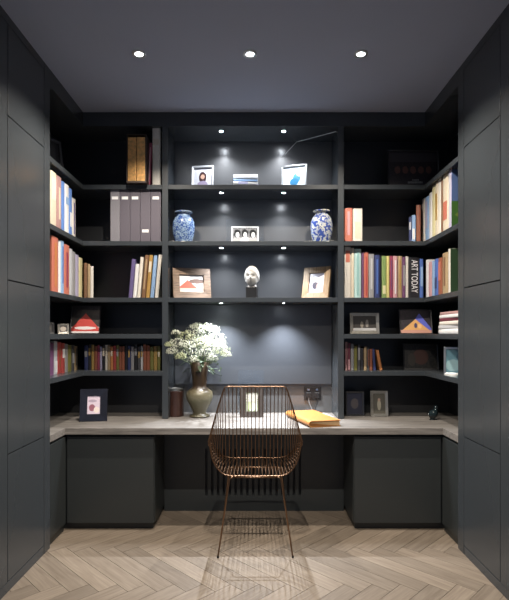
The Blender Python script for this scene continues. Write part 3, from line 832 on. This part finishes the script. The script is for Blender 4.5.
# dark little bird ornament, right corner of the worktop
def bird():
    r = empty('bird_ornament', (1.25 + .08, 3.62, DESK), (0, 0, .6)); tag(r, 'small dark glazed bird ornament in the right corner of the worktop', 'ornament')
    m = mat('dark_glaze', (.012, .02, .024), .15, var=.4)
    bm = bmesh.new()
    pts = catmull([(-.05, 0, .045), (-.03, 0, .040), (0, 0, .038), (.03, 0, .055), (.042, 0, .08), (.052, 0, .092), (.07, 0, .09)], 6)
    n = len(pts); rr = []
    for i in range(n):
        t = i / (n - 1)
        rr.append(max(.001, .005 + .028 * math.exp(-((t - .38) / .2) ** 2) + .011 * math.exp(-((t - .78) / .09) ** 2) - (.0045 * t if t > .85 else 0)))
    tube(bm, pts, rr, 16)
    link('body', bm, m, r, smooth=True)
    bm = bmesh.new(); tube(bm, [(0, 0, 0), (0, 0, .02)], [.02, .012], 16); link('foot', bm, m, r, smooth=True)
bird()

# ------------------------------------------------------------------ worktop things
# caddy with pens/leather jar
Y = 3.80
r = empty('leather_canister', (wx(175.5, Y), Y, DESK)); tag(r, 'dark reddish leather canister with a silver lid, beside the vase', 'canister')
R = 8.2 * Y / F
bm = bmesh.new(); lathe(bm, [(R, 0), (R * 1.02, .01), (R * .97, .1), (R * 1.0, .195), (R * .9, .2), (.001, .2)], 40)
link('body', bm, mat('oxblood_leather', (.035, .015, .011), .35, var=.5, scale=25, bump=.3), r, smooth=False)
bm = bmesh.new(); lathe(bm, [(R * .96, .2), (R * .97, .214), (R * .8, .218), (R * .78, .212), (.001, .212)], 40)
link('lid', bm, M_silver, r)

# vase
Y = 3.76; vx = wx(199.5, Y)
r = empty('vase', (vx, Y, DESK)); tag(r, 'olive bronze baluster vase holding white flowers', 'vase')
k = Y / F; z = lambda y: wz(y, Y) - DESK
zt = z(362)
prof = [(9, 0), (10.3, .006), (10, .012), (7, .02), (6.2, .035), (8.5, .07), (12.2, .125), (13.4, .165), (12.6, .195), (9.5, .215), (7.2, .228), (6.9, .25), (7.4, .30), (9.4, zt), (9.0, zt + .001), (7.0, .30), (6.3, .25), (.1, .24)]
bm = bmesh.new(); lathe(bm, [(a * k, b) for a, b in prof], 48)
m = bpy.data.materials.new('bronze_glaze'); nt, N, L, b = nodes_of(m)
tc = N.new('ShaderNodeTexCoord'); sp_ = N.new('ShaderNodeSeparateXYZ'); L.new(tc.outputs['Object'], sp_.inputs[0])
no = N.new('ShaderNodeTexNoise'); no.inputs['Scale'].default_value = 40; no.inputs['Detail'].default_value = 6; L.new(tc.outputs['Object'], no.inputs['Vector'])
zz_ = math_node(N, L, 'ADD', sp_.outputs[2], math_node(N, L, 'MULTIPLY', no.outputs['Fac'], .08))
cr = N.new('ShaderNodeValToRGB')
for p_, c_ in ((.0, (.06, .05, .03)), (.17, (.085, .08, .045)), (.20, (.15, .14, .095)), (.245, (.10, .085, .05)), (.27, (.035, .023, .014)), (.5, (.04, .026, .015))):
    e = cr.color_ramp.elements.new(p_); e.color = (*c_, 1)
cr.color_ramp.elements.remove(cr.color_ramp.elements[-1]) if cr.color_ramp.elements[-1].position == 1 else None
L.new(zz_, cr.inputs[0]); L.new(cr.outputs[0], b.inputs['Base Color']); b.inputs['Roughness'].default_value = .3
link('body', bm, m, r, smooth=True)

# flowers
def bouquet():
    random.seed(5)
    r = empty('flower_bouquet', (vx, 3.76, DESK + .25)); tag(r, 'full bunch of frothy white flowers spilling from the vase', 'flowers')
    M_pet = mat('white_petals', (.50, .52, .42), .6, var=.12, scale=60)
    M_cream = mat('cream_petals', (.40, .43, .25), .6, var=.15, scale=60)
    M_stem = mat('green_stems', (.07, .10, .035), .6)
    M_leaf = mat('dark_leaves', (.035, .06, .028), .5, var=.3)
    def W(px, py, Y): return Vector((wx(px, Y) - vx, Y - 3.76, wz(py, Y) - (DESK + .25)))
    heads = []
    base = Vector((0, 0, .10))
    cands = [(199, 333, 22), (178, 345, 15), (216, 340, 16), (223, 352, 14), (190, 352, 16), (206, 354, 15), (172, 352, 10), (186, 337, 14), (207, 329, 13), (220, 345, 12), (198, 345, 20), (181, 357, 10), (212, 359, 10), (226, 355, 9),
             (176, 333, 7), (169, 345, 7), (196, 327, 10), (214, 330, 10), (193, 360, 10), (203, 344, 18), (187, 346, 14), (210, 348, 15)]
    for i, (px, py, rad) in enumerate(cands):
        Y = 3.76 + random.uniform(-.085, .05) - (.03 if i in (10, 4, 5, 19, 20, 21) else 0)
        if px < 184: Y = 3.60 + random.uniform(-.012, .012)
        c = W(px, py, Y); R = rad * .62 * 3.76 / F
        bm = bmesh.new()
        nfl = int(50 + R * 1900)
        for q in range(nfl):
            # umbel: dome of tiny florets
            th = random.uniform(0, 2 * PI); ph = math.acos(random.uniform(-.35, 1))
            d = Vector((math.sin(ph) * math.cos(th), math.sin(ph) * math.sin(th), math.cos(ph)))
            p = c + Vector((d.x * R, d.y * R * .9, d.z * R * .75)) * random.uniform(.72, 1.08)
            s = random.uniform(.0036, .0066)
            ax = d.cross(Vector((random.random(), random.random(), random.random()))).normalized(); ay = d.cross(ax).normalized()
            a0 = random.uniform(0, PI)
            ctr = bm.verts.new(p + d * s * .3)
            pts = []
            for j in range(8):
                rr = s * (1 if j % 2 == 0 else .5); a = a0 + j * PI / 4
                pts.append(bm.verts.new(p + ax * rr * math.cos(a) + ay * rr * math.sin(a) + d * (0 if j % 2 else -.001)))
            for j in range(8): bm.faces.new((ctr, pts[j], pts[(j + 1) % 8]))
        link('flower_head', bm, M_cream if i % 4 == 3 else M_pet, r)
        heads.append((c, R))
    bm = bmesh.new()
    for c, R in heads:
        for q in range(3):
            e = c + Vector((random.uniform(-R, R) * .6, random.uniform(-R, R) * .5, random.uniform(-.2, .3) * R))
            a = Vector((random.uniform(-.02, .02), random.uniform(-.02, .02), .0))
            pts = catmull([a, base + Vector((a.x * 1.3 + e.x * .08, a.y, .01)), base.lerp(e, .55) + Vector((0, 0, .01)), e], 5)
            tube(bm, pts, .0013, 5)
    link('stems', bm, M_stem, r)
    for q in range(16):
        ang = random.uniform(0, 2 * PI); bx_ = Vector((math.cos(ang) * .09, math.sin(ang) * .05, random.uniform(.09, .19)))
        bm = bmesh.new(); tipd = Vector((math.cos(ang), math.sin(ang) * .6, random.uniform(-.4, .5))).normalized()
        sd = tipd.cross(Vector((0, 0, 1))).normalized(); L_ = random.uniform(.05, .09)
        rows = []
        for i in range(7):
            t = i / 6; wv = .016 * math.sin(PI * min(.98, t * .9 + .08))
            c = bx_ + tipd * L_ * t + Vector((0, 0, -.02 * t * t))
            rows.append([bm.verts.new(c - sd * wv), bm.verts.new(c + Vector((0, 0, -.003))), bm.verts.new(c + sd * wv)])
        for a, b in zip(rows, rows[1:]):
            bm.faces.new((a[0], a[1], b[1], b[0])); bm.faces.new((a[1], a[2], b[2], b[1]))
        link('leaf', bm, M_leaf, r)
    # dark drooping sprig at the right, and bare tips at the top left
    for (pts_, leaves) in (([(208, 362), (216, 360), (220, 368), (221, 382)], 9), ([(190, 350), (180, 338), (173, 328)], 4), ([(186, 350), (174, 343), (169, 335)], 3)):
        bm = bmesh.new(); P_ = catmull([W(a, b, 3.60 if a < 195 and b < 351 and leaves < 9 else 3.70) for a, b in pts_], 8); tube(bm, P_, .0012, 5)
        for i in range(leaves):
            c = P_[int((i + 1.) / (leaves + 1) * len(P_))]
            d = Vector((random.uniform(-1, 1), random.uniform(-.5, .5), random.uniform(-1, .2))).normalized(); sd = d.cross(Vector((0, 1, 0))).normalized()
            s = random.uniform(.018, .03)
            v = [bm.verts.new(c), bm.verts.new(c + d * s * .5 + sd * s * .28), bm.verts.new(c + d * s), bm.verts.new(c + d * s * .5 - sd * s * .28)]
            bm.faces.new(v)
        link('sprig', bm, M_leaf, r)
bouquet()

# window-view photo frame behind chair
w, h, loc = pf(240.5, 263.5, 387, 3.74, DESK)
frame('photo_frame', 'dark bronze frame with a bright window photo, on the worktop behind the chair', 'picture frame', loc, w, h, .044, .02, mat('frame_bronze', (.07, .06, .055), .4, .4, var=.4, scale=60),
      picture('window_photo', (.20, .30, .12), [('e', .0, -.01, .04, .06, (.60, .66, .60)), ('e', .0, .04, .05, .03, (.70, .75, .72)), ('e', -.02, -.03, .02, .03, (.5, .6, .35)), ('b', 0, 0, .005, .1, (.75, .75, .72)), ('b', 0, .01, .1, .004, (.75, .75, .72)), ('b', -.035, 0, .005, .1, (.75, .75, .72)), ('b', .035, 0, .005, .1, (.75, .75, .72))], .3), tilt=.10)
# clear glass block standing behind it
Y = 3.86; X0, X1 = wx(238, Y), wx(264, Y); ht = wz(370, Y) - DESK
o = link('glass_block', B(-(X1 - X0) / 2, (X1 - X0) / 2, 0, .02, 0, ht), M_glass, loc=((X0 + X1) / 2, Y, DESK), bevel=.002)
tag(o, 'clear glass block standing behind the bronze photo frame', 'glass block')

# orange notebook / folder
def notebook():
    a = Vector((.425, 3.57, DESK + .0005)); r = empty('notebook', a, (0, 0, math.radians(16)))
    tag(r, 'thick orange leather notebook lying on the worktop right of the chair', 'notebook')
    m = mat('orange_leather', (.40, .17, .045), .45, var=.12, scale=90, bump=.15)
    W_, D_, T = .235, .47, .044
    bm = bmesh.new()
    # wrapped cover: profile in XZ with rounded spine on the left (-x)
    hw = W_ / 2; t = .004
    out = [(hw, 0), (-hw + .02, 0)] + [(-hw + .02 + .022 * math.cos(a), T / 2 + T / 2 * math.sin(a)) for a in [(-PI / 2 - PI * i / 8) for i in range(1, 8)]] + [(-hw + .02, T), (hw, T * .93)]
    inn = [(hw, T * .93 - t), (-hw + .02, T - t)] + [(-hw + .02 + .018 * math.cos(a), T / 2 + (T / 2 - t) * math.sin(a)) for a in [(PI / 2 + PI * i / 8) for i in range(1, 8)]] + [(-hw + .02, t), (hw, t)]
    pts = out + inn
    lo = [bm.verts.new((x, -D_ / 2, z)) for x, z in pts]; hi = [bm.verts.new((x, D_ / 2, z)) for x, z in pts]
    for i in range(len(pts)):
        j = (i + 1) % len(pts); bm.faces.new((lo[i], lo[j], hi[j], hi[i]))
    f1 = bm.faces.new(lo[::-1]); f2 = bm.faces.new(hi)
    bmesh.ops.triangulate(bm, faces=[f1, f2])
    link('cover', bm, m, r)
    link('page_block', B(-hw + .015, hw - .006, -D_ / 2 + .004, D_ / 2 - .004, t + .0005, T * .93 - t - .0005), mat('tan_pages', (.40, .26, .13), .8, var=.2, scale=300), r)
notebook()
# papers behind notebook
r = empty('paper_stack', (.52, 3.80, DESK + .0005), (0, 0, .1)); tag(r, 'loose white papers lying behind the orange notebook', 'papers')
for i in range(3):
    link('sheet', B(-.07, .07, -.10, .10, i * .0012, i * .0012 + .001), mat('paper', (.6, .61, .63), .7), r, rot=(0, 0, .06 * i))

# wall socket with cable below the board
r = empty('wall_socket', (wx(312.5, 3.95), YB, .865)); tag(r, 'black double wall socket with plugs, under the right of the wall board', 'socket')
link('face_plate', B(-.070, .070, -.009, -.0003, -.055, .055), M_black, r, bevel=.003)
for sx in (-1, 1):
    p = link('plug', B(sx * .034 - .02, sx * .034 + .02, -.034, -.0095, -.03, .012), M_black, r, bevel=.004)
    link('rocker_switch', B(sx * .034 - .010, sx * .034 + .010, -.013, -.0095, .026, .040), M_chrome, r, bevel=.001)
bm = bmesh.new(); tube(bm, catmull([(-.034, -.024, -.03), (-.030, -.026, -.07), (-.01, -.03, -.12), (.0, -.05, -.1502), (.02, -.09, -.1508)], 6), .0035, 8)
link('cable', bm, mat('grey_cable', (.2, .2, .21), .5), r, smooth=True)
bm = bmesh.new(); tube(bm, catmull([(.034, -.024, -.03), (.036, -.026, -.07), (.02, -.03, -.12), (.018, -.04, -.1502), (.03, -.10, -.1508)], 6), .0035, 8)
link('cable', bm, M_black, r, smooth=True)

# ------------------------------------------------------------------ wire chair
def chair():
    r = empty('wire_chair', (.008, 2.925, 0)); tag(r, 'copper wire chair with a tall fan of rods, pulled up to the worktop', 'chair')
    # local: x right, y towards the worktop, z up
    FL, AX, AZ, SZ = .150, .130, .20, .478
    arc = [(FL + AX * math.sin(t), AZ * (1 - math.cos(t))) for t in [PI / 2 * i / 60 for i in range(61)]]
    ln = [FL]
    for p, q in zip(arc, arc[1:]): ln.append(ln[-1] + math.hypot(q[0] - p[0], q[1] - p[1]))
    S1 = ln[-1]
    def cs(sv):
        """point on the bowl's cross-section at distance sv from its middle: x, lift"""
        a = abs(sv); sg = 1 if sv >= 0 else -1
        if a <= FL: return sv, 0.
        for i in range(60):
            if ln[i + 1] >= a - 1e-9:
                f = (a - ln[i]) / (ln[i + 1] - ln[i]); return sg * (arc[i][0] + (arc[i + 1][0] - arc[i][0]) * f), arc[i][1] + (arc[i + 1][1] - arc[i][1]) * f
        return sg * arc[-1][0], arc[-1][1]
    def yb(z): return -.010 - .105 * max(0., (z - .56) / .485) ** 1.15
    TW, TZ, HZ = .176, 1.045, SZ + AZ + .03
    def rail(f):
        x = TW + (FL + AX - TW) * f ** .9
        z = TZ + (HZ - TZ) * f
        return x, z
    def path(sv):
        cx, cl = cs(sv); a = abs(sv); sg = 1 if sv >= 0 else -1
        if a <= TW: x0, z0 = sv, TZ
        else:
            f = (a - TW) / (S1 - TW); rx, z0 = rail(f); x0 = sg * rx
        zc = SZ + cl
        pts = [Vector((x0, yb(z0), z0))]
        zd = z0 - (zc + .07)
        k = int(max(1, zd // .12))
        for i in range(1, k + 1):
            f = i / (k + 1)
            if zd > .03: z = z0 - zd * f; pts.append(Vector((x0 + (cx - x0) * f, yb(z), z)))
        pts += [Vector((cx, yb(zc + .07) + .004, zc + .07 * min(1, max(.35, zd * 8 + .35)))), Vector((cx, .050, zc + .008)), Vector((cx * .995, .12, zc - .003 - cl * .06)), Vector((cx * .985, .22, SZ - .002 + cl * .80)),
                Vector((cx * .94, .36, SZ + .002 + cl * .45)), Vector((cx * .86, .455 - .03 * (a / S1) ** 2, SZ + .010 + cl * .20))]
        return catmull(pts, 6)
    sp_w = .0228; n = int(S1 / sp_w)
    for j in range(-n, n + 1):
        sv = j * S1 / (n + .6)
        bm = bmesh.new(); tube(bm, path(sv), .0025, 6); link('wire', bm, M_copper, r, smooth=True)
    top = [Vector((TW * u, yb(TZ), TZ)) for u in (-.9, -.45, 0, .45, .9)]
    side = []
    for i in range(0, 13):
        x, z = rail(i / 12); side.append(Vector((x, yb(z), z - (.004 if i == 0 else 0))))
    arm = path(S1)[-24:]
    rt = side + [p for p in arm if p.y > .03]
    fr = [path(S1 * (1 - 2 * i / 16))[-1] for i in range(1, 16)]
    lt = [Vector((-p.x, p.y, p.z)) for p in rt][::-1]
    bm = bmesh.new(); tube(bm, top + rt + fr + lt, .0042, 8, closed=True); link('outer_frame', bm, M_copper, r, smooth=True)
    for yk, lo_ in ((.058, -.002),):
        hoop = []
        for i in range(41):
            P_ = path(S1 * (-1 + 2 * i / 40)); q = min((p for p in P_ if p.z < SZ + AZ + .01), key=lambda p: abs(p.y - yk)); hoop.append(q + Vector((0, 0, lo_ - .003)))
        bm = bmesh.new(); tube(bm, hoop, .0040, 8); link('seat_hoop', bm, M_copper, r, smooth=True)
    # legs: two bent rods, front and rear
    rc = .022
    for yt, yb, hb, ht in ((.075, 0, .226, .158), (.30, .40, .228, .170)):
        zt = SZ - .014
        for s in (-1, 1):
            top = Vector((s * ht, yt, zt)); foot = Vector((s * hb, yb, .004))
            d = (foot - top).normalized()
            pts = [top + Vector((-s * rc, 0, 0)), top + Vector((-s * rc * .3, 0, -.002)), top + d * rc * .3 + Vector((0, 0, 0)), top + d * rc, foot]
            pts = [top + Vector((-s * rc, 0, 0))] + catmull([top + Vector((-s * rc * .6, 0, -.0005)), top + Vector((-s * .002, 0, -.006)), top + d * rc], 4) + [foot]
            bm = bmesh.new(); tube(bm, pts, .0050, 8); lg = link('leg', bm, M_copper, r, smooth=True)
            bm = bmesh.new(); lathe(bm, [(.006, 0), (.0075, .003), (.006, .012)], 12); link('foot_cap', bm, M_black, lg, loc=(foot.x, foot.y, 0))
        bm = bmesh.new(); tube(bm, [(-ht + rc * .9, yt, zt), (ht - rc * .9, yt, zt)], .0050, 8); link('leg_crossbar', bm, M_copper, r, smooth=True)
chair()

# ------------------------------------------------------------------ camera, world, colour
cd = bpy.data.cameras.new('camera'); cam = bpy.data.objects.new('camera', cd); COL.objects.link(cam)
cam.location = (0, 0, CH); cam.rotation_euler = (PI / 2, 0, 0)
cd.sensor_fit = 'VERTICAL'; cd.sensor_height = 36; cd.sensor_width = 36
cd.lens = F / 600 * 36
cd.shift_y = (CY - 300) / 600; cd.shift_x = (254.5 - CX) / 600
cd.clip_start = .05
scene.camera = cam
w = bpy.data.worlds.new('world'); scene.world = w; w.use_nodes = True
bg = w.node_tree.nodes['Background']; bg.inputs[0].default_value = (.50, .66, 1., 1); bg.inputs[1].default_value = .22
vs = scene.view_settings
vs.view_transform = 'Standard'; vs.look = 'None'; vs.gamma = 1; vs.exposure = .85
